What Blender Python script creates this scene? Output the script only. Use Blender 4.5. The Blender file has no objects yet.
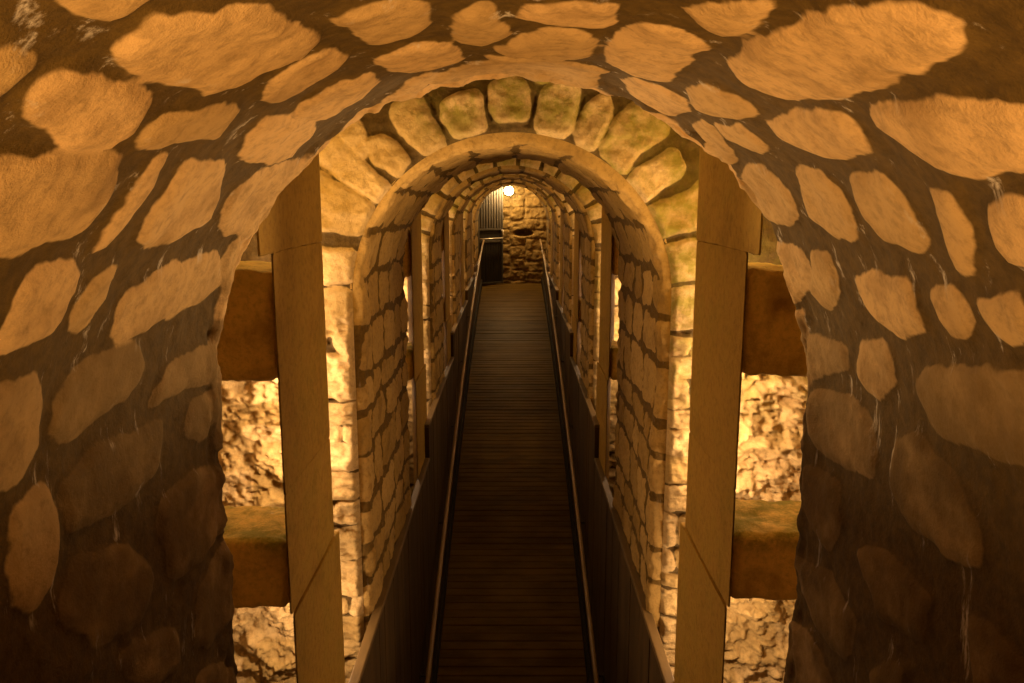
import bpy, bmesh, math, random
import numpy as np
from mathutils import Vector, Matrix

random.seed(7)
RNG = np.random.default_rng(11)
C = bpy.context.scene.collection
E = 5.0                       # eye height of the viewer above the datum; every "Z" below is measured from the eye
R0, ZS = 0.75, -0.48          # half width of the passage, height of the springing
FIL = 0.044                    # worn, rounded arrises
OUT = 0.86                    # the gaps between the arches are this much wider than the arches
PI = math.pi
F, CX, CY = 800.0, 512.0, 341.5
PITCH = math.atan((341.5 - 198.0) / 800.0)
SP, CP = math.sin(PITCH), math.cos(PITCH)


# ------------------------------------------------------------------ small helpers
def link(o):
    C.objects.link(o)
    return o


def tag(o, label, cat, group=None):
    o['label'] = label
    o['category'] = cat
    if group:
        o['group'] = group
    return o


def thing(name, label, cat, loc, group=None):
    o = link(bpy.data.objects.new(name, None))
    o.location = (loc[0], loc[1], loc[2] + E)
    o.empty_display_size = 0.2
    return tag(o, label, cat, group)


def mesh_obj(name, verts, faces, mat, parent=None, smooth=True, attrs=None, kind=None):
    """verts in eye-relative world coordinates"""
    v = np.asarray(verts, dtype=np.float64).copy()
    v[:, 2] += E
    if parent is not None:
        v -= np.array(parent.location)[None, :]
    me = bpy.data.meshes.new(name)
    me.from_pydata(v.tolist(), [], faces if isinstance(faces, list) else faces.tolist())
    if smooth:
        me.polygons.foreach_set('use_smooth', [True] * len(me.polygons))
    if attrs:
        for k, a in attrs.items():
            at = me.attributes.new(k, 'FLOAT', 'POINT')
            at.data.foreach_set('value', np.asarray(a, dtype=np.float32).ravel())
    me.materials.append(mat)
    me.update()
    o = link(bpy.data.objects.new(name, me))
    if parent is not None:
        o.parent = parent
    if kind:
        o['kind'] = kind
    return o


def bm_obj(name, bm, mat, parent=None, smooth=False, kind=None):
    """bmesh in eye-relative world coordinates"""
    bmesh.ops.recalc_face_normals(bm, faces=bm.faces)
    off = Vector((0, 0, E)) - (parent.location if parent is not None else Vector())
    bmesh.ops.translate(bm, verts=bm.verts, vec=off)
    me = bpy.data.meshes.new(name)
    bm.to_mesh(me)
    bm.free()
    if smooth:
        me.polygons.foreach_set('use_smooth', [True] * len(me.polygons))
    me.materials.append(mat)
    o = link(bpy.data.objects.new(name, me))
    if parent is not None:
        o.parent = parent
    if kind:
        o['kind'] = kind
    return o


def grid_faces(n, m):
    i = np.arange(n - 1)[:, None] * m + np.arange(m - 1)[None, :]
    i = i.ravel()
    return np.stack([i, i + 1, i + m + 1, i + m], axis=1)


# ------------------------------------------------------------------ noise
def _hash(ix, iy, iz, seed):
    h = (ix * 374761393 + iy * 668265263 + iz * 2147483647 + seed * 1274126177) & 0xFFFFFFFF
    h = ((h ^ (h >> 13)) * 1274126177) & 0xFFFFFFFF
    h = ((h ^ (h >> 16)) * 2246822519) & 0xFFFFFFFF
    return ((h ^ (h >> 15)) & 0xFFFFFF) / float(0xFFFFFF)


def vnoise(x, y, z, seed=0):
    x, y, z = np.broadcast_arrays(np.asarray(x, float), np.asarray(y, float), np.asarray(z, float))
    ix, iy, iz = np.floor(x).astype(np.int64), np.floor(y).astype(np.int64), np.floor(z).astype(np.int64)
    fx, fy, fz = x - ix, y - iy, z - iz
    fx, fy, fz = [f * f * (3 - 2 * f) for f in (fx, fy, fz)]
    r = 0
    for dx in (0, 1):
        for dy in (0, 1):
            for dz in (0, 1):
                w = (fx if dx else 1 - fx) * (fy if dy else 1 - fy) * (fz if dz else 1 - fz)
                r = r + w * _hash(ix + dx, iy + dy, iz + dz, seed)
    return r * 2 - 1


def fbm(x, y, z, seed=0, octaves=4, gain=0.5):
    r, a = 0, 1.0
    for k in range(octaves):
        r = r + a * vnoise(x * 2 ** k, y * 2 ** k, z * 2 ** k, seed + 17 * k)
        a *= gain
    return r


def ridged(x, y, z, seed=0, octaves=3):
    r, a = 0, 1.0
    for k in range(octaves):
        r = r + a * (1 - 2 * np.abs(vnoise(x * 2 ** k, y * 2 ** k, z * 2 ** k, seed + 31 * k)))
        a *= 0.5
    return r


def sstep(a, b, x):
    t = np.clip((x - a) / (b - a), 0, 1)
    return t * t * (3 - 2 * t)


# ------------------------------------------------------------------ stone patterns
def chaikin(p, n=2, c=0.22):
    p = np.asarray(p, float)
    for _ in range(n):
        q = np.roll(p, -1, axis=0)
        p = np.stack([(1 - c) * p + c * q, c * p + (1 - c) * q], axis=1).reshape(-1, 2)
    return p


def poly_sdf(x, y, poly):
    """positive inside"""
    d = np.full(x.shape, 1e9)
    ins = np.zeros(x.shape, bool)
    n = len(poly)
    for i in range(n):
        ax, ay = poly[i]
        bx, by = poly[(i + 1) % n]
        ex, ey = bx - ax, by - ay
        L = ex * ex + ey * ey + 1e-12
        t = np.clip(((x - ax) * ex + (y - ay) * ey) / L, 0, 1)
        d = np.minimum(d, (x - ax - t * ex) ** 2 + (y - ay - t * ey) ** 2)
        cond = ((ay > y) != (by > y)) & (x < ex * (y - ay) / (ey if abs(ey) > 1e-12 else 1e-12) + ax)
        ins ^= cond
    d = np.sqrt(d)
    return np.where(ins, d, -d)


def stone_field(a, b, polys, seed, warp=0.012, wscale=9.0):
    """a: 1-D, b: 1-D parameter axes; returns sdf, tint on the grid"""
    A, B = np.meshgrid(a, b, indexing='ij')
    WA = A + warp * fbm(A * wscale, B * wscale, 0.3, seed, 2)
    WB = B + warp * fbm(A * wscale, B * wscale, 7.3, seed + 5, 2)
    sdf = np.full(A.shape, -0.06)
    tint = np.full(A.shape, 0.5)
    dirt_dim = np.zeros(A.shape)
    pad = 0.06
    for k, pl in enumerate(polys):
        poly, t = pl[0], pl[1]
        mn, mx = poly.min(0) - pad, poly.max(0) + pad
        i0, i1 = np.searchsorted(a, [mn[0], mx[0]])
        j0, j1 = np.searchsorted(b, [mn[1], mx[1]])
        if i1 <= i0 or j1 <= j0:
            continue
        d = poly_sdf(WA[i0:i1, j0:j1], WB[i0:i1, j0:j1], poly) + (pl[3] if len(pl) > 3 else 0.0)
        s = sdf[i0:i1, j0:j1]
        up = d > s
        s[up] = d[up]
        tint[i0:i1, j0:j1][up] = t
        dirt_dim[i0:i1, j0:j1][up] = pl[2] if len(pl) > 2 else 0.0
    return sdf, tint, dirt_dim


def courses(a0, a1, b0, b1, ha, wb, mortar, rnd, jit=0.25):
    """courses along b, stacked along a"""
    out = []
    a = a0
    while a < a1 - 0.02:
        h = rnd.uniform(*ha)
        b = b0 - rnd.uniform(0, wb[0])
        while b < b1:
            w = rnd.uniform(*wb)
            m = mortar / 2
            j = lambda: rnd.uniform(-1, 1) * jit * min(h, w) * 0.35
            p = [(a + m + j() * .5, b + m + j() * .5), (a + h / 2 + j() * .2, b + m), (a + h - m + j() * .5, b + m + j() * .5),
                 (a + h - m + j() * .3, b + w / 2), (a + h - m + j() * .5, b + w - m + j() * .5), (a + h / 2, b + w - m + j() * .3),
                 (a + m + j() * .5, b + w - m + j() * .5), (a + m + j() * .3, b + w / 2)]
            if h - mortar > 0.03 and w - mortar > 0.03:
                out.append((chaikin(p, 2), rnd.random()))
            b += w
        a += h
    return out


# ------------------------------------------------------------------ materials
def new_mat(name):
    m = bpy.data.materials.new(name)
    m.use_nodes = True
    nt = m.node_tree
    return m, nt, nt.nodes['Principled BSDF']


class NT:
    def __init__(self, nt):
        self.nt = nt

    def n(self, typ, ins=None, **props):
        nd = self.nt.nodes.new(typ)
        for k, v in props.items():
            setattr(nd, k, v)
        for k, v in (ins or {}).items():
            if hasattr(v, 'is_linked') and hasattr(v, 'node'):
                self.nt.links.new(v, nd.inputs[k])
            else:
                nd.inputs[k].default_value = v
        return nd

    def math(self, op, a, b=0.0, clamp=False):
        return self.n('ShaderNodeMath', {0: a, 1: b}, operation=op, use_clamp=clamp).outputs[0]

    def noise(self, vec, scale, detail=4.0, rough=0.55, dist=0.0):
        return self.n('ShaderNodeTexNoise', {'Vector': vec, 'Scale': scale, 'Detail': detail, 'Roughness': rough, 'Distortion': dist}).outputs['Fac']

    def mapr(self, v, a, b, c=0.0, d=1.0):
        return self.n('ShaderNodeMapRange', {0: v, 1: a, 2: b, 3: c, 4: d}, interpolation_type='SMOOTHSTEP').outputs[0]

    def mix(self, f, a, b, blend='MIX'):
        nd = self.n('ShaderNodeMix', data_type='RGBA', blend_type=blend)
        for idx, v in ((0, f), (6, a), (7, b)):
            if hasattr(v, 'node'):
                self.nt.links.new(v, nd.inputs[idx])
            else:
                nd.inputs[idx].default_value = v if idx == 0 else (*v, 1.0)
        return nd.outputs[2]


def masonry(name, ca, cb, mortar, bump=0.5, fine=70.0, dirt=0.5, calcite=0.0, edge=0.012, moss=0.0):
    m, nt, bsdf = new_mat(name)
    g = NT(nt)
    co = g.n('ShaderNodeTexCoord').outputs['Object']
    sdf = g.n('ShaderNodeAttribute', attribute_name='sdf').outputs['Fac']
    tint = g.n('ShaderNodeAttribute', attribute_name='tint').outputs['Fac']
    mo = g.n('ShaderNodeAttribute', attribute_name='moss').outputs['Fac']
    n1 = g.noise(co, 17, 3, 0.55)
    e = g.math('ADD', sdf, g.math('MULTIPLY', g.math('SUBTRACT', n1, 0.5), edge * 1.6))
    e = g.math('ADD', e, g.math('MULTIPLY', g.math('SUBTRACT', g.noise(co, 7.5, 3, 0.6), 0.5), edge * 2.6))
    dirt_dim = g.n('ShaderNodeAttribute', attribute_name='dirt_dim').outputs['Fac']
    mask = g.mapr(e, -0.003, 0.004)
    mask = g.math('MULTIPLY', mask, g.math('SUBTRACT', 1.0, g.math('MULTIPLY', dirt_dim, g.mapr(g.noise(co, 7, 5, 0.6), 0.25, 0.6, 0.6, 1.0))))
    n2 = g.noise(co, 5.5, 6, 0.6)
    n3 = g.noise(co, 40, 6, 0.7)
    stone = g.mix(tint, ca, cb)
    stone = g.mix(g.mapr(n3, 0.42, 0.72, 0.0, 0.55), stone, tuple(x * 0.5 for x in ca))
    stone = g.mix(g.mapr(n2, 0.48, 0.72, 0.0, dirt), stone, tuple(x * y for x, y in zip(ca, (0.42, 0.36, 0.26))))
    mort = g.mix(g.mapr(n3, 0.3, 0.7), mortar, tuple(x * 1.7 for x in mortar))
    col = g.mix(mask, mort, stone)
    if calcite > 0:
        mp = g.n('ShaderNodeMapping', {'Vector': co, 'Scale': (9.0, 9.0, 1.6)}).outputs[0]
        st = g.noise(mp, 2.4, 7, 0.7)
        near = g.mapr(g.math('ABSOLUTE', g.math('ADD', sdf, 0.012)), 0.0, 0.045, 1.0, 0.0)
        cm = g.math('MULTIPLY', g.mapr(st, 0.585, 0.72, 0.0, calcite), near, clamp=True)
        col = g.mix(cm, col, (0.62, 0.56, 0.47))
    if moss > 0:
        mo = g.math('MULTIPLY', mo, g.math('ADD', 0.25, g.math('MULTIPLY', mask, 0.75)))
        mm = g.math('MULTIPLY', mo, g.mapr(g.noise(co, 9, 6, 0.7), 0.36, 0.62), clamp=True)
        col = g.mix(g.math('MULTIPLY', mm, moss), col, (0.23, 0.21, 0.022))
    nt.links.new(col, bsdf.inputs['Base Color'])
    bsdf.inputs['Roughness'].default_value = 0.88
    bsdf.inputs['Specular IOR Level'].default_value = 0.25
    h = g.math('ADD', g.math('MULTIPLY', g.noise(co, fine, 6, 0.7), 0.6), g.math('MULTIPLY', g.noise(co, fine * 3.4, 3, 0.6), 0.25))
    bp = g.n('ShaderNodeBump', {'Height': h, 'Strength': bump, 'Distance': 0.02})
    nt.links.new(bp.outputs[0], bsdf.inputs['Normal'])
    return m


def plain_mat(name, ca, cb, scale=8.0, rough=0.7, bump=0.2, metal=0.0, stretch=(1, 1, 1), spec=0.3, fine=60):
    m, nt, bsdf = new_mat(name)
    g = NT(nt)
    co = g.n('ShaderNodeTexCoord').outputs['Object']
    mp = g.n('ShaderNodeMapping', {'Vector': co, 'Scale': stretch}).outputs[0]
    col = g.mix(g.mapr(g.noise(mp, scale, 6, 0.65), 0.3, 0.7), ca, cb)
    nt.links.new(col, bsdf.inputs['Base Color'])
    bsdf.inputs['Roughness'].default_value = rough
    bsdf.inputs['Metallic'].default_value = metal
    bsdf.inputs['Specular IOR Level'].default_value = spec
    if bump:
        bp = g.n('ShaderNodeBump', {'Height': g.noise(mp, fine, 5, 0.65), 'Strength': bump, 'Distance': 0.01})
        nt.links.new(bp.outputs[0], bsdf.inputs['Normal'])
    return m


STONE_A, STONE_B = (0.52, 0.37, 0.23), (0.66, 0.48, 0.33)
MORTAR = (0.105, 0.075, 0.042)
M = {
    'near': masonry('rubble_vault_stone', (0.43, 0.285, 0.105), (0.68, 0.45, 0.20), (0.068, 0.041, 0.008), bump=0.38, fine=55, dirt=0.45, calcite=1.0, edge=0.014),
    'vault': masonry('vault_stone', (0.31, 0.192, 0.048), (0.46, 0.30, 0.098), (0.085, 0.049, 0.009), bump=0.5, fine=45, dirt=0.5, calcite=0.25),
    'face': masonry('arch_face_stone', (0.42, 0.285, 0.10), (0.64, 0.465, 0.23), (0.07, 0.044, 0.014), bump=0.8, fine=55, dirt=0.3, edge=0.008, moss=0.8),
    'rock': masonry('rough_rock', (0.42, 0.32, 0.20), (0.50, 0.39, 0.26), (0.2, 0.15, 0.08), bump=0.9, fine=30, dirt=0.3, moss=0.5),
    'endwall': masonry('end_wall_stone', (0.28, 0.18, 0.06), (0.36, 0.24, 0.09), (0.17, 0.11, 0.04), bump=0.8, fine=25, dirt=0.6),
    'ashlar': masonry('dressed_stone', (0.37, 0.215, 0.033), (0.41, 0.24, 0.040), (0.14, 0.10, 0.05), bump=0.45, fine=70, dirt=0.35, moss=0.8),
    'cross': masonry('cross_stone_block', (0.74, 0.50, 0.12), (0.80, 0.55, 0.15), (0.14, 0.10, 0.05), bump=0.6, fine=45, dirt=0.6, moss=0.9),
    'plank': plain_mat('stained_timber', (0.050, 0.029, 0.010), (0.095, 0.057, 0.021), 5, 0.7, 0.3, stretch=(1, 1, 0.15)),
    'ledge': plain_mat('timber_cap', (0.10, 0.062, 0.022), (0.15, 0.095, 0.036), 9, 0.55, 0.15, stretch=(1, 0.2, 1)),
    'footshade': plain_mat('painted_foot_shade', (0.018, 0.012, 0.007), (0.034, 0.022, 0.012), 6, 0.8, 0.2),
    'board': plain_mat('deck_timber', (0.095, 0.053, 0.007), (0.18, 0.103, 0.018), 7, 0.55, 0.25, stretch=(0.25, 1, 1), spec=0.12),
    'rail': plain_mat('rail_timber', (0.34, 0.235, 0.13), (0.44, 0.30, 0.175), 9, 0.42, 0.1, stretch=(1, 0.2, 1), spec=0.5),
    'bracket': plain_mat('bracket_steel', (0.10, 0.085, 0.07), (0.15, 0.13, 0.1), 20, 0.45, 0.05, metal=0.7),
    'gate': plain_mat('gate_paint', (0.075, 0.065, 0.055), (0.11, 0.095, 0.08), 10, 0.5, 0.1, stretch=(1, 1, 0.2)),
    'gatedark': plain_mat('gate_lower_paint', (0.022, 0.019, 0.016), (0.035, 0.03, 0.026), 10, 0.55, 0.1, stretch=(1, 1, 0.2)),
    'bar': plain_mat('bare_steel', (0.55, 0.48, 0.4), (0.62, 0.55, 0.46), 20, 0.35, 0.05, metal=0.5),
}
m, nt, b = new_mat('lamp_glow')
b.inputs['Base Color'].default_value = (0.9, 0.85, 0.75, 1)
b.inputs['Emission Color'].default_value = (1.0, 0.74, 0.36, 1)
b.inputs['Emission Strength'].default_value = 60
M['glow'] = m


# ------------------------------------------------------------------ the passage in section
def uparam(zb):
    """lengths of one leg, the arc, the whole section line"""
    L = ZS - zb
    return L, PI * R0, 2 * L + PI * R0


def usec(s, rho, zb):
    """s along the section from the left foot over the crown to the right foot, rho outwards -> x, z"""
    L, A, T = uparam(zb)
    s, rho = np.broadcast_arrays(np.asarray(s, float), np.asarray(rho, float))
    th = PI - (s - L) / R0
    left, right = s < L, s > L + A
    x = np.where(left, -(R0 + rho), np.where(right, R0 + rho, (R0 + rho) * np.cos(th)))
    z = np.where(left, zb + s, np.where(right, zb + (T - s), ZS + (R0 + rho) * np.sin(th)))
    return x, z


def ray(px, py):
    a, b = (px - CX) / F, (CY - py) / F
    return np.array([a, CP + b * SP, -SP + b * CP])


def on_vault(px, py, zb):
    d = ray(px, py)
    L, A, T = uparam(zb)
    # cylinder x^2 + (z - ZS)^2 = R0^2
    aa = d[0] ** 2 + d[2] ** 2
    bb = -2 * d[2] * ZS
    cc = ZS * ZS - R0 * R0
    t = (-bb + math.sqrt(bb * bb - 4 * aa * cc)) / (2 * aa)
    p = d * t
    if p[2] >= ZS:
        th = math.atan2(p[2] - ZS, p[0])
        return (L + (PI - th) * R0, p[1])
    t = R0 / abs(d[0])
    p = d * t
    if p[0] < 0:
        return (p[2] - zb, p[1])
    return (T - (p[2] - zb), p[1])


def on_face(px, py, yy, zb):
    d = ray(px, py)
    p = d * (yy / d[1])
    L, A, T = uparam(zb)
    if p[2] >= ZS:
        th = math.atan2(p[2] - ZS, p[0])
        return (L + (PI - th) * R0, math.hypot(p[0], p[2] - ZS) - R0)
    if p[0] < 0:
        return (p[2] - zb, -p[0] - R0)
    return (T - (p[2] - zb), p[0] - R0)


def barrel(name, y0, y1, zb, polys, mat, parent, step, seed, proud=0.018, rough=0.006, front_fillet=True, moss=None, fil=FIL, crown=0.0):
    L, A, T = uparam(zb)
    s = np.linspace(0, T, int(T / step) + 1)
    y = np.linspace(y0, y1, int((y1 - y0) / step) + 1)
    # finer rows where the arrises turn
    y = np.unique(np.concatenate([y, y1 - fil * np.linspace(0, 1, 8) ** 1.6, (y0 + fil * np.linspace(0, 1, 8) ** 1.6) if front_fillet else []]))
    S, Y = np.meshgrid(s, y, indexing='ij')
    sdf, tint, dirt_dim = stone_field(s, y, polys, seed)
    x0, z0 = usec(S, 0, zb)
    if not front_fillet:      # rear arris paled: lime, plus the gap light's brightness put in colour
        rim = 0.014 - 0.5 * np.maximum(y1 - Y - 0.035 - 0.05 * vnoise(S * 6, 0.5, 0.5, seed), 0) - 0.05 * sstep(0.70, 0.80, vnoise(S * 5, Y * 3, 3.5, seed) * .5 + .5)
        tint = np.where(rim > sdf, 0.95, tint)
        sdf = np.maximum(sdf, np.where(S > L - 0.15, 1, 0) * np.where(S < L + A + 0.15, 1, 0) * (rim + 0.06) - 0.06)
    if front_fillet and fil > 0.03:
        sdf = np.maximum(sdf, -0.2 * sstep(0.05, -0.2, S - L) - 0.2 * sstep(-0.05, 0.2, S - L - A) + 0.016 - 0.5 * np.maximum(Y - y0 - 0.2 * fil - 0.06 * vnoise(S * 7, 0.5, 0.5, seed), 0) - 0.05 * sstep(0.66, 0.76, vnoise(S * 6.5, Y * 3, 3.5, seed) * .5 + .5))
    h = proud * sstep(-0.012, 0.022, sdf)
    h = h + rough * fbm(x0 * 14, Y * 14, z0 * 14, seed, 4, 0.6)
    h = h + 0.014 * fbm(x0 * 2.3, Y * 2.3, z0 * 2.3, seed + 3, 2)
    rho = -h
    for e, on in ((y1 - Y, True), (Y - y0, front_fillet)):
        if on:
            wob = fil * (1.2 + 0.17 * vnoise(S * 5, 0.2, 0.7, seed + 9) + 0.10 * vnoise(S * 21, 0.2, 0.7, seed + 10))
            q = np.clip(wob - e, 0, wob)
            rho = rho * sstep(0, 0.012, e) - 0.010 * ridged(S * 11, Y * 30, 0.3, seed + 6, 3) * sstep(0, 0.01, e) * sstep(0.14, 0.05, e) + wob - np.sqrt(np.maximum(wob * wob - q * q, 0))
    rho = np.clip(rho, -0.2, fil * 1.5) + crown * np.clip(np.sin(np.clip((S - L) / R0, 0, PI)), 0, 1) ** 3 * sstep(y1 - 0.42, y1 - 0.03, Y)
    x, z = usec(S, rho, zb)
    v = np.stack([x, Y, z], -1).reshape(-1, 3)
    ms = np.zeros(S.shape) if moss is None else moss(x, Y, z)
    return mesh_obj(name, v, grid_faces(len(s), len(y))[:, ::-1], mat, parent, True, dict(sdf=sdf, tint=tint, moss=ms, dirt_dim=dirt_dim))


def face(name, yy, zb, polys, mat, parent, step, seed, sgn=-1, proud=0.02, rough=0.008, moss=None, rockrho=0.30, fil=FIL):
    L, A, T = uparam(zb)
    s = np.linspace(0, T, int(T * 1.2 / step) + 1)
    r = np.linspace(fil * 0.9, OUT + 0.02, int(OUT / step) + 1)
    S, Rr = np.meshgrid(s, r, indexing='ij')
    sdf, tint, dirt_dim = stone_field(s, r, polys, seed, warp=0.010)
    x, z = usec(S, Rr, zb)
    # beyond the dressed ring the face is roughly hewn rock
    leg = sstep(0.05, -0.25, z - ZS)
    rk = sstep(rockrho, rockrho + 0.05, Rr) * leg
    sdf = np.where(rk > 0.5, 0.04, sdf)
    rough_n = fbm(x * 11, 0.0, z * 13, seed, 4, 0.62)
    hew = ridged(x * 13 + z * 5, 0.4, z * 17, seed + 2, 3)
    h = proud * sstep(-0.012, 0.02, sdf) * (1 - rk) + rough * rough_n * (1.2 + 0.7 * leg) + 0.006 * (1 - leg) * ridged(x * 9, 0.2, z * 9, seed + 4, 3)
    h = h + leg * (1 - rk) * (0.012 * hew + 0.012 * ridged(x * 5, 0.4, z * 26, seed + 12, 3)) + rk * (0.020 * hew + 0.024 * rough_n + 0.010 * ridged(x * 34 + z * 9, 0.9, z * 40, seed + 21, 2) + 0.01)
    h = h * sstep(0, 0.02, Rr - fil * 0.9)
    v = np.stack([x, yy + sgn * h, z], -1).reshape(-1, 3)
    f = grid_faces(len(s), len(r))
    if sgn > 0:
        f = f[:, ::-1]
    ms = np.zeros(S.shape) if moss is None else moss(x, yy, z)
    return mesh_obj(name, v, f, mat, parent, True, dict(sdf=sdf, tint=tint, moss=ms))


# ------------------------------------------------------------------ traced stone layout of the nearest vault
NEAR = [
    [(104,35),(150,-4),(262,-4),(318,32),(299,55),(234,82),(164,65),(110,52)],
    [(271,78),(320,47),(343,57),(330,73),(278,102),(270,95)],
    [(298,110),(325,88),(370,72),(377,83),(361,97),(320,117),(307,117)],
    [(246,144),(259,122),(309,117),(311,130),(294,154),(269,162),(246,155)],
    [(219,224),(236,184),(259,169),(298,162),(279,194),(249,231),(224,231)],
    [(10,104),(15,80),(55,60),(115,70),(139,90),(124,124),(95,144),(65,134)],
    [(139,134),(154,110),(189,100),(229,102),(241,114),(219,137),(189,140),(150,140)],
    [(-30,149),(114,152),(112,179),(80,229),(45,236),(-30,250)],
    [(91,249),(149,160),(159,158),(149,184),(105,245)],
    [(134,235),(149,209),(184,162),(224,159),(226,174),(209,219),(179,236),(144,241)],
    [(0,325),(20,279),(45,264),(75,261),(77,284),(55,324),(25,340),(0,345)],
    [(70,324),(95,279),(112,266),(109,294),(85,328)],
    [(112,333),(124,299),(154,274),(219,249),(221,279),(204,299),(164,314),(119,345)],
    [(219,294),(224,254),(239,234),(239,249),(229,294)],
    [(-25,390),(35,368),(39,405),(38,445),(20,476),(-20,500)],
    [(8,561),(13,511),(48,491),(61,526),(58,576),(30,606),(10,591)],
    [(50,440),(60,395),(90,360),(141,338),(146,360),(126,400),(65,440)],
    [(65,486),(100,450),(161,420),(156,470),(95,526),(75,536)],
    [(181,440),(186,410),(216,385),(216,415),(196,445)],
    [(166,581),(156,511),(201,466),(221,470),(221,526),(201,551)],
    [(191,641),(193,586),(226,538),(234,576),(231,606),(206,646)],
    [(60,611),(80,561),(126,546),(151,576),(141,621),(90,651)],
    [(116,661),(131,641),(171,631),(176,661),(151,690)],
    [(151,405),(166,360),(216,340),(216,375),(161,400)],
    [(196,672),(221,661),(236,690),(196,705)],
    [(338,11),(370,-4),(419,-4),(428,22),(397,36),(365,43),(352,22)],
    [(455,4),(478,-3),(496,4),(507,27),(491,36),(464,38),(457,22)],
    [(381,54),(410,40),(446,38),(469,56),(437,65),(410,70),(392,67)],
    [(500,43),(545,20),(599,31),(594,49),(568,56),(509,47)],
    [(489,52),(523,54),(612,74),(594,79),(532,67),(491,58)],
    [(523,-4),(617,-4),(603,18),(559,13),(525,6)],
    [(610,58),(621,36),(648,18),(671,22),(707,43),(684,63),(662,83),(635,76)],
    [(428,88),(469,69),(532,65),(594,80),(594,90),(550,84),(496,78),(460,83)],
    [(619,85),(639,83),(684,101),(689,112),(666,117),(630,99)],
    [(689,5),(714,-3),(778,-3),(759,20),(734,32),(709,20)],
    [(392,101),(433,76),(437,83),(410,103),(370,123)],
    [(686,92),(704,85),(751,112),(724,118),(694,107)],
    [(731,65),(764,40),(834,5),(890,-8),(958,5),(968,25),(923,55),(893,75),(833,95),(789,107),(739,85)],
    [(766,127),(808,117),(843,122),(871,157),(838,162),(803,154),(774,137)],
    [(866,119),(883,107),(953,90),(1040,98),(1040,159),(963,169),(933,159),(903,139)],
    [(988,199),(1040,190),(1060,262),(1024,264),(1005,240)],
    [(691,129),(706,127),(731,159),(719,162)],
    [(716,129),(739,127),(766,149),(749,152),(724,142)],
    [(739,174),(759,172),(784,192),(798,214),(789,224),(769,219),(749,194)],
    [(796,179),(818,177),(848,214),(853,236),(838,241),(808,219)],
    [(846,182),(883,179),(908,204),(928,244),(913,251),(883,244),(858,214)],
    [(935,194),(958,194),(978,234),(978,271),(963,269),(943,224)],
    [(779,244),(808,249),(811,289),(798,299),(784,269)],
    [(813,249),(833,259),(843,294),(823,301),(813,289)],
    [(856,279),(883,271),(913,284),(930,324),(908,333),(868,309)],
    [(935,294),(958,284),(980,319),(978,336),(953,329)],
    [(988,304),(1030,294),(1045,330),(1024,348),(1003,329)],
    [(857,370),(865,340),(890,345),(898,385),(885,403),(865,390)],
    [(810,335),(845,345),(848,370),(815,378)],
    [(920,385),(965,365),(1040,370),(1050,470),(995,455),(965,440),(935,415)],
    [(895,486),(900,440),(920,435),(965,486),(990,531),(985,566),(955,556),(910,516)],
    [(810,466),(840,481),(845,531),(830,551),(810,516)],
    [(800,556),(835,581),(860,621),(850,661),(815,621)],
    [(787,611),(810,626),(835,677),(830,695),(787,690)],
    [(875,672),(895,662),(910,672),(905,695),(878,695)],
    [(973,621),(995,626),(1020,661),(1020,695),(980,695)],
    [(815,395),(855,400),(880,440),(880,476),(835,461),(815,440)],
    [(860,551),(895,551),(935,601),(925,641),(885,621)],
]
# dressed ring of the second arch
RING = [
    [(491,85),(509,77),(526,83),(527,121),(500,121),(493,108)],
    [(545,90),(572,83),(579,94),(568,137),(534,133)],
    [(444,103),(460,97),(478,92),(487,131),(457,137),(446,121)],
    [(390,106),(419,96),(446,146),(428,155),(406,135)],
    [(366,142),(388,137),(410,159),(399,177),(377,162)],
    [(576,135),(590,106),(608,97),(612,110),(594,146),(581,148)],
    [(600,150),(619,120),(650,96),(668,130),(640,150),(623,176)],
    [(628,184),(638,173),(675,150),(683,170),(647,201),(639,204)],
    [(644,214),(683,195),(705,180),(705,222),(673,230),(655,236)],
    [(310,132),(341,143),(391,191),(380,203),(352,185),(310,151)],
    [(310,172),(352,192),(375,210),(364,235),(310,224)],
    [(325,118),(350,112),(372,150),(362,158)],
    [(302,252),(357,250),(354,281),(302,281)],
    [(302,292),(354,290),(354,326),(302,342)],
    [(658,248),(705,238),(705,276),(664,282)],
    [(664,292),(705,288),(705,322),(666,328)],
    [(500,62),(520,60),(522,74),(502,74)],
    [(533,62),(585,72),(570,80),(540,84)],
]


def floor_z(y):
    y = np.asarray(y, float)
    P = [(18.2, -1.96), (9.38, -3.47), (6.26, -4.36)]
    r = 0
    for i in range(3):
        w = P[i][1]
        for j in range(3):
            if j != i:
                w = w * (y - P[j][0]) / (P[i][0] - P[j][0])
        r = r + w
    return np.where(y > 18.2, -1.96, r)


YEND = 18.65
ARCH = [(-1.4, 1.985, -3.2), (3.94, 5.5, None), (7.45, 8.45, None), (10.3, 11.3, None), (13.2, 14.2, None), (16.1, 17.25, None)]
ARCH_LABEL = [
    'nearest barrel vault of pale rubble stones set in wide brown mortar',
    'second stone arch along the passage, golden wedge stones with moss on its shoulder',
    'third stone arch along the passage, framed inside the second arch',
    'fourth stone arch along the passage, green mossy stones on its face',
    'fifth stone arch along the passage, narrow ring of small blocks',
    'sixth and last stone arch, just before the metal gate and lamp',
]


def moss_side(seed, bias):
    def f(x, y, z):
        n = fbm(x * 2.0, 0.3, z * 2.0, seed, 3)
        return np.clip(sstep(-0.1, 0.55, n + bias * x) * sstep(-1.5, -0.4, z) + 0 * y, 0, 1)
    return f


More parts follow.
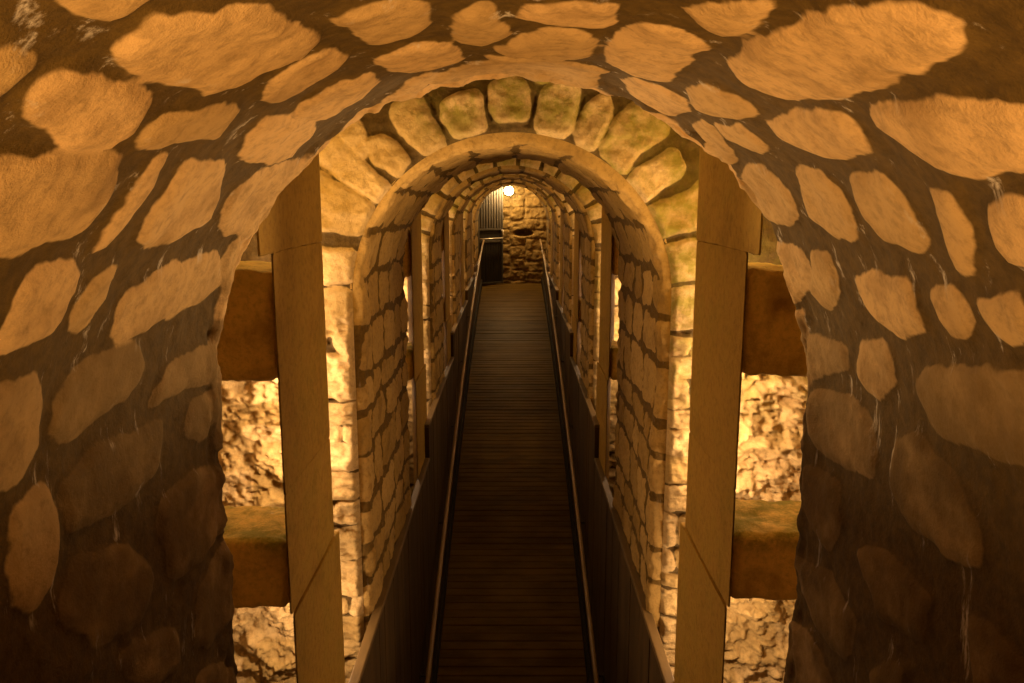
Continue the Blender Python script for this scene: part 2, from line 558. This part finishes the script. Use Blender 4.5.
rnd = random.Random(5)
for i, (y0, y1, zb) in enumerate(ARCH):
    if zb is None:
        zb = float(floor_z(y0)) - 0.25
    L, A, T = uparam(zb)
    root = thing('stone_arch', ARCH_LABEL[i], 'arch', (0, y0 if i else 0.5, zb), 'stone arches along the passage')
    ARCH[i] = (y0, y1, zb)
    if i == 0:
        polys = []
        for k, p in enumerate(NEAR):
            q = [on_vault(a, b, zb) for a, b in p]
            q = [(s, min(y, y1 - 0.005)) for s, y in q]
            cyy = sum(b for a, b in p) / len(p)
            dim = 0.0 if cyy < 335 else 0.35 if k in (14, 15, 52) else min(0.9, 0.6 + (cyy - 345) / 500)  # lower stones toned to mortar: dirt, and dim light put in colour
            polys.append((chaikin(chaikin(q, 1, 0.11), 1, 0.2), 0.25 + 0.6 * rnd.random(), dim, 0.008))
        # behind the viewer the same rubble carries on
        polys += courses(0, T, y0, 0.55, (0.16, 0.32), (0.25, 0.55), 0.075, rnd, 0.6)
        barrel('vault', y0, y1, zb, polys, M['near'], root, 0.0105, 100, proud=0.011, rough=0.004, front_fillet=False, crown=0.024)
        face('rear_face', y1, zb, courses(0, T, 0, OUT, (0.16, 0.24), (0.3, 0.5), 0.04, rnd), M['face'], root, 0.05, 120, sgn=1)
        continue
    st = (0.016, 0.022, 0.03, 0.035, 0.04)[i - 1]
    cs = courses(0, T, y0, y1, (0.17, 0.30), (0.22, 0.48), 0.04, rnd, 0.5)
    barrel('vault', y0, y1, zb, cs, M['vault'], root, st, 200 + i, proud=0.010, rough=0.007, fil=FIL if i == 1 else 0.024)
    # face: wedge stones over the arc, courses on the legs
    polys = []
    if i == 1:
        for p in RING:
            polys.append((chaikin([on_face(a, b, y0, zb) for a, b in p], 2, 0.14), 0.1 + 0.8 * rnd.random(), 0.0, 0.016))
        s_lo, s_hi = L - 0.225, L + A + 0.185
    else:
        s = L
        while s < L + A:
            w = min(rnd.uniform(0.13, 0.21), L + A - s)
            ln = rnd.uniform(0.30, 0.42)
            m_ = 0.016
            r0_ = -0.04
            polys.append((chaikin([(s + m_, r0_), (s + w - m_, r0_), (s + w - m_ * 1.2, ln), (s + m_ * 1.2, ln + rnd.uniform(-.03, .03))], 2, 0.13), rnd.random()))
            s += w
        polys += courses(L, L + A, 0.46, OUT, (0.15, 0.25), (0.2, 0.3), 0.03, rnd)
        s_lo, s_hi = L, L + A
    polys += [p + (0.0, 0.004) for p in courses(s_lo % 0.17 - 0.17, s_lo, 0.0, OUT, (0.085, 0.255), (0.2, 0.44), 0.012, rnd, 0.6)]
    polys += [p + (0.0, 0.004) for p in courses(s_hi, T, 0.0, OUT, (0.085, 0.255), (0.2, 0.44), 0.012, rnd, 0.6)]
    face('arch_face', y0, zb, polys, M['face'], root, proud=0.028 if i == 1 else 0.02, seed=300 + i, step=(0.0105, 0.018, 0.025, 0.03, 0.035)[i - 1], moss=moss_side(40 + i, (0.8, 0.1, -0.3, -0.3, 0)[i - 1]), fil=FIL if i == 1 else 0.024)
    face('rear_face', y1, zb, courses(0, T, 0, OUT, (0.16, 0.24), (0.3, 0.5), 0.03, rnd), M['face'], root, 0.06, 400 + i, sgn=1, fil=FIL if i == 1 else 0.024)

# ------------------------------------------------------------------ outer shell of the gaps and the end wall
zb = -5.2
L, A, T = uparam(zb)
ys = np.linspace(1.98, YEND + 0.05, 560)


def shell(name, s0, s1, n, mat, seed):
    s = np.linspace(s0, s1, n)
    S, Y = np.meshgrid(s, ys, indexing='ij')
    x0, z0 = usec(S, OUT, zb)
    rho = OUT + 0.03 * fbm(x0 * 4, Y * 4, z0 * 4, seed, 4) + 0.025 * ridged(x0 * 9, Y * 9, z0 * 11, seed + 3, 3) + 0.02
    x, z = usec(S, rho, zb)
    v = np.stack([x, Y, z], -1).reshape(-1, 3)
    mesh_obj(name, v, grid_faces(n, len(ys))[:, ::-1], mat, None, True,
             dict(sdf=np.full(S.shape, 0.05), tint=np.full(S.shape, 0.5), moss=np.zeros(S.shape)), 'structure')


shell('wall_left', 0, L, 170, M['rock'], 51)
shell('wall_right', L + A, T, 170, M['rock'], 52)
shell('ceiling', L, L + A, 120, M['rock'], 53)

xs, zs = np.linspace(-1.7, 1.7, 200), np.linspace(-2.4, 1.3, 220)
X, Z = np.meshgrid(xs, zs, indexing='ij')
polys = courses(-1.7, 1.7, -2.4, 1.3, (0.3, 0.6), (0.22, 0.34), 0.03, rnd, 0.7)
sdf, tint, dirt_dim = stone_field(xs, zs, polys, 77, warp=0.03, wscale=4)
h = 0.035 * sstep(-0.02, 0.03, sdf) + 0.03 * fbm(X * 7, 0.1, Z * 7, 78, 4, 0.6)
hole = ((X - 0.26) / 0.20) ** 2 + ((Z + 0.80 + 0.03 * vnoise(X * 9, 0, 0, 3)) / 0.075) ** 2
h = h - 0.30 * sstep(1.5, 0.5, hole)
v = np.stack([X, YEND - h, Z], -1).reshape(-1, 3)
mesh_obj('wall_back', v, grid_faces(200, 220), M['endwall'], None, True, dict(sdf=sdf, tint=tint, moss=0 * sdf), 'structure')

# ------------------------------------------------------------------ sloping boarded floor
verts, faces = [], []
pitch, y = 0.095, 4.6
while y < YEND - 0.02:
    ya, yb = y + 0.006, y + pitch - 0.006
    za, zb_ = float(floor_z(ya)), float(floor_z(yb))
    jz = rnd.uniform(-0.003, 0.003)
    sec = [(ya - 0.004, za - 0.02), (ya, za - 0.004 + jz), (ya + 0.006, za + jz), (yb - 0.006, zb_ + jz), (yb, zb_ - 0.004 + jz), (yb + 0.004, zb_ - 0.02)]
    k = len(verts)
    for q in sec:
        verts += [(-0.73, q[0], q[1]), (0.73, q[0], q[1])]
    for j in range(5):
        faces.append((k + 2 * j, k + 2 * j + 1, k + 2 * j + 3, k + 2 * j + 2))
    y += pitch
k = len(verts)
yy = np.linspace(4.6, YEND + .1, 40)
for q in yy:
    verts += [(-0.8, q, float(floor_z(q)) - 0.018), (0.8, q, float(floor_z(q)) - 0.018)]
for j in range(39):
    faces.append((k + 2 * j, k + 2 * j + 1, k + 2 * j + 3, k + 2 * j + 2))
mesh_obj('floor', verts, faces, M['board'], None, False, None, 'structure')


# ------------------------------------------------------------------ timber side panels stepping up with the floor
def box(bm, x0, x1, y0, y1, z0, z1, bevel=0.0):
    vs = [bm.verts.new((x, y, z)) for x in (x0, x1) for y in (y0, y1) for z in (z0, z1)]
    fs = [bm.faces.new([vs[i] for i in f]) for f in ((0, 1, 3, 2), (4, 6, 7, 5), (0, 4, 5, 1), (2, 3, 7, 6), (0, 2, 6, 4), (1, 5, 7, 3))]
    if bevel:
        bmesh.ops.bevel(bm, geom=list({e for f in fs for e in f.edges}), offset=bevel, segments=2, affect='EDGES', profile=0.5)


PANELS = [(3.24, 6.55, -2.21), (6.55, 9.52, -1.92), (9.52, 12.66, -1.63), (12.66, 15.9, -1.47), (15.9, 18.45, -1.36)]
PN = ['second arch', 'third arch', 'fourth arch', 'fifth arch', 'last arch']
for side, sw in ((-1, 'left'), (1, 'right')):
    for k, (ya, yb, zt) in enumerate(PANELS):
        zlo = float(floor_z(ya))
        root = thing('side_panel', f'dark plank panel on the {sw} of the floor, at the foot of the {PN[k]}', 'panel', (side * 0.735, ya, zlo), 'stepped plank panels beside the floor')
        bm = bmesh.new()
        y = ya + 0.004
        xi, xo = side * 0.705, side * 0.748
        while y < yb - 0.02:
            w = min(0.17, yb - 0.004 - y)
            t = rnd.uniform(-0.003, 0.003)
            z0a, z0b = float(floor_z(y)) - 0.01, float(floor_z(y + w)) - 0.01
            pts = [(xi + t, y + .003, z0a), (xi + t, y + w - .003, z0b), (xi + t, y + w - .003, zt), (xi + t, y + .003, zt)]
            back = [(xo, p[1], p[2]) for p in pts]
            vv = [bm.verts.new(p) for p in pts + back]
            for f in ((0, 1, 2, 3), (7, 6, 5, 4), (0, 4, 5, 1), (1, 5, 6, 2), (2, 6, 7, 3), (3, 7, 4, 0)):
                bm.faces.new([vv[q] for q in f])
            y += w
        bm_obj('boards', bm, M['plank'], root)
        bm = bmesh.new()
        box(bm, min(side * 0.700, side * 0.750), max(side * 0.700, side * 0.750), ya, yb, zt, zt + 0.028, 0.006)
        bm_obj('cap', bm, M['ledge'], root)
        bm = bmesh.new()
        n = 12
        yy = np.linspace(ya + .002, yb - .002, n)
        rows = []
        for q in yy:
            zf = float(floor_z(q))
            hh = 0.16
            rows.append([bm.verts.new(p) for p in ((side * 0.672, q, zf), (side * 0.672, q, zf + hh), (side * 0.700, q, zf + hh), (side * 0.700, q, zf))])
        for a, b in zip(rows, rows[1:]):
            for j in range(4):
                bm.faces.new((a[j], a[(j + 1) % 4], b[(j + 1) % 4], b[j]))
        bm.faces.new(rows[0])
        bm.faces.new(rows[-1][::-1])
        bm_obj('foot_shade_strip', bm, M['footshade'], root)  # dark strip painting in the shade at the panel foot


# ------------------------------------------------------------------ handrails
def tube(bm, pts, r, seg=10):
    pts = [Vector(p) for p in pts]
    rings = []
    for i, p in enumerate(pts):
        d = (pts[min(i + 1, len(pts) - 1)] - pts[max(i - 1, 0)]).normalized()
        ref = Vector((0, 0, 1)) if abs(d.z) < 0.9 else Vector((1, 0, 0))
        u = d.cross(ref).normalized()
        w = u.cross(d)
        rings.append([bm.verts.new(p + r * (math.cos(2 * PI * k / seg) * u + math.sin(2 * PI * k / seg) * w)) for k in range(seg)])
    for a, b in zip(rings, rings[1:]):
        for k in range(seg):
            bm.faces.new((a[k], a[(k + 1) % seg], b[(k + 1) % seg], b[k]))
    bm.faces.new(rings[0][::-1])
    bm.faces.new(rings[-1])


for side, lab in ((-1, 'long pale handrail along the left panels, running down from the metal gate'),
                  (1, 'long handrail along the right panels, ending beside the rough end wall')):
    x = side * 0.635
    yl = np.linspace(5.2, 18.15, 34)
    root = thing('handrail', lab, 'handrail', (x, 18.15, -1.96), 'handrails of the sloping floor')
    bm = bmesh.new()
    tube(bm, [(x, y, float(floor_z(y)) + 1.04) for y in yl], 0.019, 12)
    bm_obj('rail', bm, M['rail'], root, True)
    for q in (5.6, 7.3, 9.0, 10.7, 12.4, 14.0, 15.6, 17.0):
        zr = float(floor_z(q)) + 1.04
        bm = bmesh.new()
        tube(bm, [(side * 0.71, q, zr - 0.09), (side * 0.66, q, zr - 0.085), (x, q, zr - 0.055), (x, q, zr - 0.015)], 0.008, 8)
        tube(bm, [(side * 0.71, q, zr - 0.09), (side * 0.700, q, zr - 0.09)], 0.028, 12)
        bm_obj('bracket', bm, M['bracket'], root, True)


# ------------------------------------------------------------------ pillars and cross stones in the gaps
def rounded_block(cx, cy, cz, hx, hy, hz, r, amp, seed, step=0.03, shear=None):
    """box with worn arrises and an uneven surface; returns verts, faces"""
    V, Fc = [], []
    H = np.array([hx, hy, hz])
    for ax in range(3):
        for sg in (-1, 1):
            a, b = (ax + 1) % 3, (ax + 2) % 3
            na, nb = max(3, int(2 * H[a] / step) + 1), max(3, int(2 * H[b] / step) + 1)
            ga = np.unique(np.concatenate([np.linspace(-H[a], H[a], na), [-H[a] + r * .3, H[a] - r * .3, -H[a] + r, H[a] - r]]))
            gb = np.unique(np.concatenate([np.linspace(-H[b], H[b], nb), [-H[b] + r * .3, H[b] - r * .3, -H[b] + r, H[b] - r]]))
            Aa, Bb = np.meshgrid(ga, gb, indexing='ij')
            P = np.zeros(Aa.shape + (3,))
            P[..., ax] = sg * H[ax]
            P[..., a], P[..., b] = Aa, Bb
            inn = np.clip(P, -(H - r), H - r)
            d = P - inn
            d /= np.linalg.norm(d, axis=-1, keepdims=True)
            w = P + np.array([cx, cy, cz])
            n = fbm(w[..., 0] * 16, w[..., 1] * 16, w[..., 2] * 16, seed, 4, 0.6) * amp + fbm(w[..., 0] * 4, w[..., 1] * 4, w[..., 2] * 4, seed + 8, 2) * amp * 0.9
            Q = inn + d * (r + n[..., None])
            k = sum(len(q) for q in V)
            f = grid_faces(len(ga), len(gb))
            Fc.append((f if sg > 0 else f[:, ::-1]) + k)
            V.append(Q.reshape(-1, 3) + np.array([cx, cy, cz]))
    return np.concatenate(V), np.concatenate(Fc)


def weld(o, d=0.0006):
    bm = bmesh.new()
    bm.from_mesh(o.data)
    bmesh.ops.remove_doubles(bm, verts=bm.verts, dist=d)
    bm.to_mesh(o.data)
    bm.free()


GN = ['first gap between arches, nearest the viewer', 'second gap between arches', 'third gap between arches', 'fourth gap between arches', 'last gap between arches']
for gi in range(5):
    ya, yb = ARCH[gi][1], ARCH[gi + 1][0]
    for side, sw in ((-1, 'left'), (1, 'right')):
        p0 = ya + (0.54 if side < 0 else 0.59)
        p1 = ya + (1.205 if side < 0 else 1.30)
        zlow = -3.0 if gi == 0 else float(floor_z(ya)) + 0.0
        root = thing('stone_pillar', f'brown stone pillar on the {sw}, in the {GN[gi]}', 'pillar', (side * 0.82, (p0 + p1) / 2, zlow), 'stone pillars between the arches')
        root['kind'] = 'thing'
        top = 0.95
        cuts = [zlow, -1.405, -0.972, -0.17, top]
        nm = 'pillar_base'
        for c0, c1 in zip(cuts, cuts[1:]):
            e = 0.055 if c0 == zlow else (0.012 if c0 > -0.5 else 0.0)
            q0, q1 = p0 - (0.13 if c0 > -0.5 else 0.0), p1 + e
            V, Fc = rounded_block(0, 0, 0, 0.5, (q1 - q0) / 2, (c1 - c0) / 2, 0.016, 0.0032, 500 + gi * 10 + int(c0 * 7), 0.05)
            # plan: thin near edge, thicker far edge
            t = (V[:, 1] + (q1 - q0) / 2) / (q1 - q0)
            thick = 0.006 + 0.122 * t
            inner = 0.752 - (0.010 if c0 == zlow else 0.0)
            u = (V[:, 0] + 0.5)
            V[:, 0] = side * (inner + u * thick)
            V[:, 1] += (q0 + q1) / 2
            V[:, 2] += (c0 + c1) / 2
            if side < 0:
                Fc = Fc[:, ::-1]
            n = len(V)
            ms = sstep(-0.9, 0.6, fbm(V[:, 0] * 5, V[:, 1] * 5, V[:, 2] * 3, 9, 3)) * 0.25
            tn = np.full(n, rnd.random())
            o = mesh_obj('block' if c0 > zlow else 'base_block', V, Fc, M['ashlar'], root, True, dict(sdf=np.full(n, .05), tint=tn, moss=ms))
            weld(o)
        if gi > 2:
            continue
        for bz0, bz1, nm in ((-0.595, -0.232, 'upper'), (-1.41, -1.155, 'lower')):
            x0, x1 = 0.775, 0.75 + OUT + 0.03
            y0_, y1_ = p0 + 0.05, p0 + 0.40
            V, Fc = rounded_block(side * (x0 + x1) / 2, (y0_ + y1_) / 2, (bz0 + bz1) / 2, (x1 - x0) / 2, (y1_ - y0_) / 2, (bz1 - bz0) / 2, 0.03, 0.007, 700 + gi * 20 + side + int(bz0 * 10), 0.022)
            if nm == 'upper' and side > 0:      # weathered hollow in the face of this stone
                q = np.hypot(V[:, 0] - 0.90, V[:, 2] + 0.36)
                V[:, 1] += np.where(V[:, 1] < y0_ + 0.03, 0.05 * sstep(0.045, 0.015, q), 0)
            n = len(V)
            ms = np.clip(sstep(bz1 - 0.08, bz1 - 0.005, V[:, 2]) * 1.3, 0, 1) * (1.0 if nm == 'lower' else 0.15)
            o = mesh_obj('cross_stone', V, Fc, M['cross'], None, True, dict(sdf=np.full(n, .05), tint=np.full(n, rnd.random()), moss=ms))
            weld(o)
            extra = ', mossy top' if nm == 'lower' and gi == 0 else ''
            tag(o, f'{nm} cross stone by the {sw} pillar in the {GN[gi].split(",")[0]}{extra}', 'stone block', 'cross stones beside the pillars')

# ------------------------------------------------------------------ metal gate, ajar, at the far end
hx, hy = -0.215, 18.42           # hinge side
lx, ly = -0.775, 18.02           # free side
gd = Vector((lx - hx, ly - hy, 0))
gl = gd.length
gd.normalize()
gn = Vector((gd.y, -gd.x, 0))
if gn.y > 0:
    gn = -gn
root = thing('metal_gate', 'dark grey ribbed metal gate standing ajar at the end of the passage', 'gate', (hx, hy, -1.95))


def gbox(bm, u0, u1, n0, n1, z0, z1, bevel=0.004):
    t = bmesh.new()
    box(t, u0, u1, n0, n1, z0, z1, bevel)
    for v_ in t.verts:
        p = Vector((hx, hy, 0)) + gd * v_.co.x + gn * v_.co.y
        v_.co = (p.x, p.y, v_.co.z)
    me = bpy.data.meshes.new('tmp')
    t.to_mesh(me)
    t.free()
    bm.from_mesh(me)
    bpy.data.meshes.remove(me)


bm = bmesh.new()
gbox(bm, 0, 0.045, -0.02, 0.025, -1.93, 0.75)
gbox(bm, gl - 0.045, gl, -0.02, 0.025, -1.93, 0.75)
for z in (-1.93, -0.99, -0.72, 0.70):
    gbox(bm, 0.045, gl - 0.045, -0.018, 0.022, z, z + 0.045)
bm_obj('gate_frame', bm, M['gate'], root)
bm = bmesh.new()
k, u = 0, 0.05
while u < gl - 0.06:
    gbox(bm, u, min(u + 0.05, gl - 0.05), -0.012, 0.016, -0.675, 0.70, 0.006)
    u += 0.072
gbox(bm, 0.046, gl - 0.046, -0.016, -0.010, -0.675, 0.70, 0)
bm_obj('slat_panel', bm, M['gate'], root)
bm = bmesh.new()
u = 0.05
while u < gl - 0.06:
    gbox(bm, u, min(u + 0.066, gl - 0.05), -0.010, 0.008, -1.885, -0.99, 0.003)
    u += 0.072
gbox(bm, 0.046, gl - 0.046, -0.016, -0.008, -1.885, -0.72, 0)
bm_obj('lower_panel', bm, M['gatedark'], root)
bm = bmesh.new()
P = lambda u, n_, z: tuple(Vector((hx, hy, z)) + gd * u + gn * n_)
tube(bm, [P(0.05, 0.03, -0.72), P(0.05, 0.09, -0.73), P(0.05, 0.10, -0.86), P(0.055, 0.10, -0.885), P(0.09, 0.10, -0.895), P(0.3, 0.10, -0.90), P(gl - 0.08, 0.10, -0.905), P(gl - 0.05, 0.03, -0.905)], 0.016, 10)
bm_obj('push_bar', bm, M['bar'], root, True)
bm = bmesh.new()
bm.free()
for z in (-1.7, -0.5, 0.5):
    bm = bmesh.new()
    tube(bm, [P(-0.012, 0.0, z), P(-0.012, 0.0, z + 0.12)], 0.016, 10)
    bm_obj('hinge', bm, M['gate'], root, True)

# ------------------------------------------------------------------ lamp over the gate
lp = Vector((-0.07, 18.30, 0.16))
root = thing('wall_lamp', 'glowing round lamp high on the end wall above the gate edge', 'lamp', (lp.x, 18.56, lp.z))
bm = bmesh.new()
bmesh.ops.create_uvsphere(bm, u_segments=24, v_segments=16, radius=0.105, matrix=Matrix.Translation(lp) @ Matrix.Diagonal((1, 0.9, 0.95, 1)))
bm_obj('globe', bm, M['glow'], root, True)
bm = bmesh.new()
tube(bm, [(lp.x, 18.62, lp.z), (lp.x, 18.54, lp.z)], 0.09, 20)
tube(bm, [(lp.x, 18.54, lp.z), (lp.x, 18.39, lp.z)], 0.05, 16)
bm_obj('housing', bm, M['gatedark'], root, False)


# ------------------------------------------------------------------ light
def point(name, loc, watt, col, rad=0.05):
    l = bpy.data.lights.new(name, 'POINT')
    l.energy, l.color, l.shadow_soft_size = watt, col, rad
    o = link(bpy.data.objects.new(name, l))
    o.location = (loc[0], loc[1], loc[2] + E)
    return o


def spot(name, loc, target, watt, col, ang, blend, rad=0.05):
    l = bpy.data.lights.new(name, 'SPOT')
    l.energy, l.color, l.shadow_soft_size = watt, col, rad
    l.spot_size, l.spot_blend = ang, blend
    o = link(bpy.data.objects.new(name, l))
    o.location = (loc[0], loc[1], loc[2] + E)
    o.rotation_euler = (Vector(target) - Vector(loc)).to_track_quat('-Z', 'Y').to_euler()
    return o


def strip(name, loc, target, sx, sy, watt, col):
    l = bpy.data.lights.new(name, 'AREA')
    l.shape = 'RECTANGLE'
    l.size, l.size_y, l.energy, l.color = sx, sy, watt, col
    o = link(bpy.data.objects.new(name, l))
    o.location = (loc[0], loc[1], loc[2] + E)
    o.rotation_euler = (Vector(target) - Vector(loc)).to_track_quat('-Z', 'Y').to_euler()
    return o


WARM = (1.0, 0.65, 0.36)
AMBER = (1.0, 0.57, 0.13)
for gi in range(5):
    yb = ARCH[gi + 1][0]
    for side in (-1, 1):
        # small uplighters tucked behind the pillars, close to the face of the next arch
        for zl, wl in ((-0.40, 6.0), (-0.85, 9.5), (-1.25, 9.5)):
            point('gap_lamp', (side * 1.055, yb - 0.22, zl), wl * (1.0 if gi == 0 else 0.7), WARM, 0.03)
        point('gap_lamp_low', (side * 1.02, yb - 0.38, -2.05 if gi == 0 else -1.75), 13.0 if gi == 0 else 2.5, WARM, 0.03)
        point('gap_lamp_high', (side * 1.02, yb - 0.55, 0.08), 14.0 if gi == 0 else 10.0, AMBER, 0.04)
for side in (-1, 1):
    # spots added across the first gap to brighten the nearest vault's rim
    spot('rim_light', (side * 1.0, 3.70, -0.62), (-side * 0.52, 1.97, 0.02), 190, (1.0, 0.62, 0.27), math.radians(36), 0.9, 0.03)
    # more added spots, brightening the crown of the second arch
    spot('crown_light', (side * 0.96, 3.30, -0.60), (-side * 0.15, 3.98, 0.30), 46, (1.0, 0.62, 0.27), math.radians(75), 0.8, 0.03)
point('end_lamp_light', (lp.x, lp.y - 0.16, lp.z), 50, (1.0, 0.60, 0.20), 0.06)
# uplights of the gap behind the viewer
for side in (-1, 1):
    spot('rear_uplight', (side * 0.45, -1.25, -1.6), (-side * 0.30, 1.35, 0.62), 265, (1.0, 0.54, 0.185), math.radians(44), 0.9, 0.06)

w = bpy.data.worlds.new('World')
w.use_nodes = True
w.node_tree.nodes['Background'].inputs[0].default_value = (1.0, 0.55, 0.2, 1)
w.node_tree.nodes['Background'].inputs[1].default_value = 0.012
bpy.context.scene.world = w

# ------------------------------------------------------------------ camera
cam = bpy.data.cameras.new('Camera')
cam.sensor_width = 36.0
cam.lens = F / 1024.0 * 36.0
cam.clip_start = 0.02
co = link(bpy.data.objects.new('Camera', cam))
co.location = (0, 0, E)
co.rotation_euler = (PI / 2 - PITCH, 0, 0)
sc = bpy.context.scene
sc.camera = co
sc.view_settings.view_transform = 'Standard'
sc.view_settings.look = 'None'
sc.view_settings.gamma = 1.0
sc.view_settings.use_curve_mapping = False
sc.view_settings.exposure = 0.0
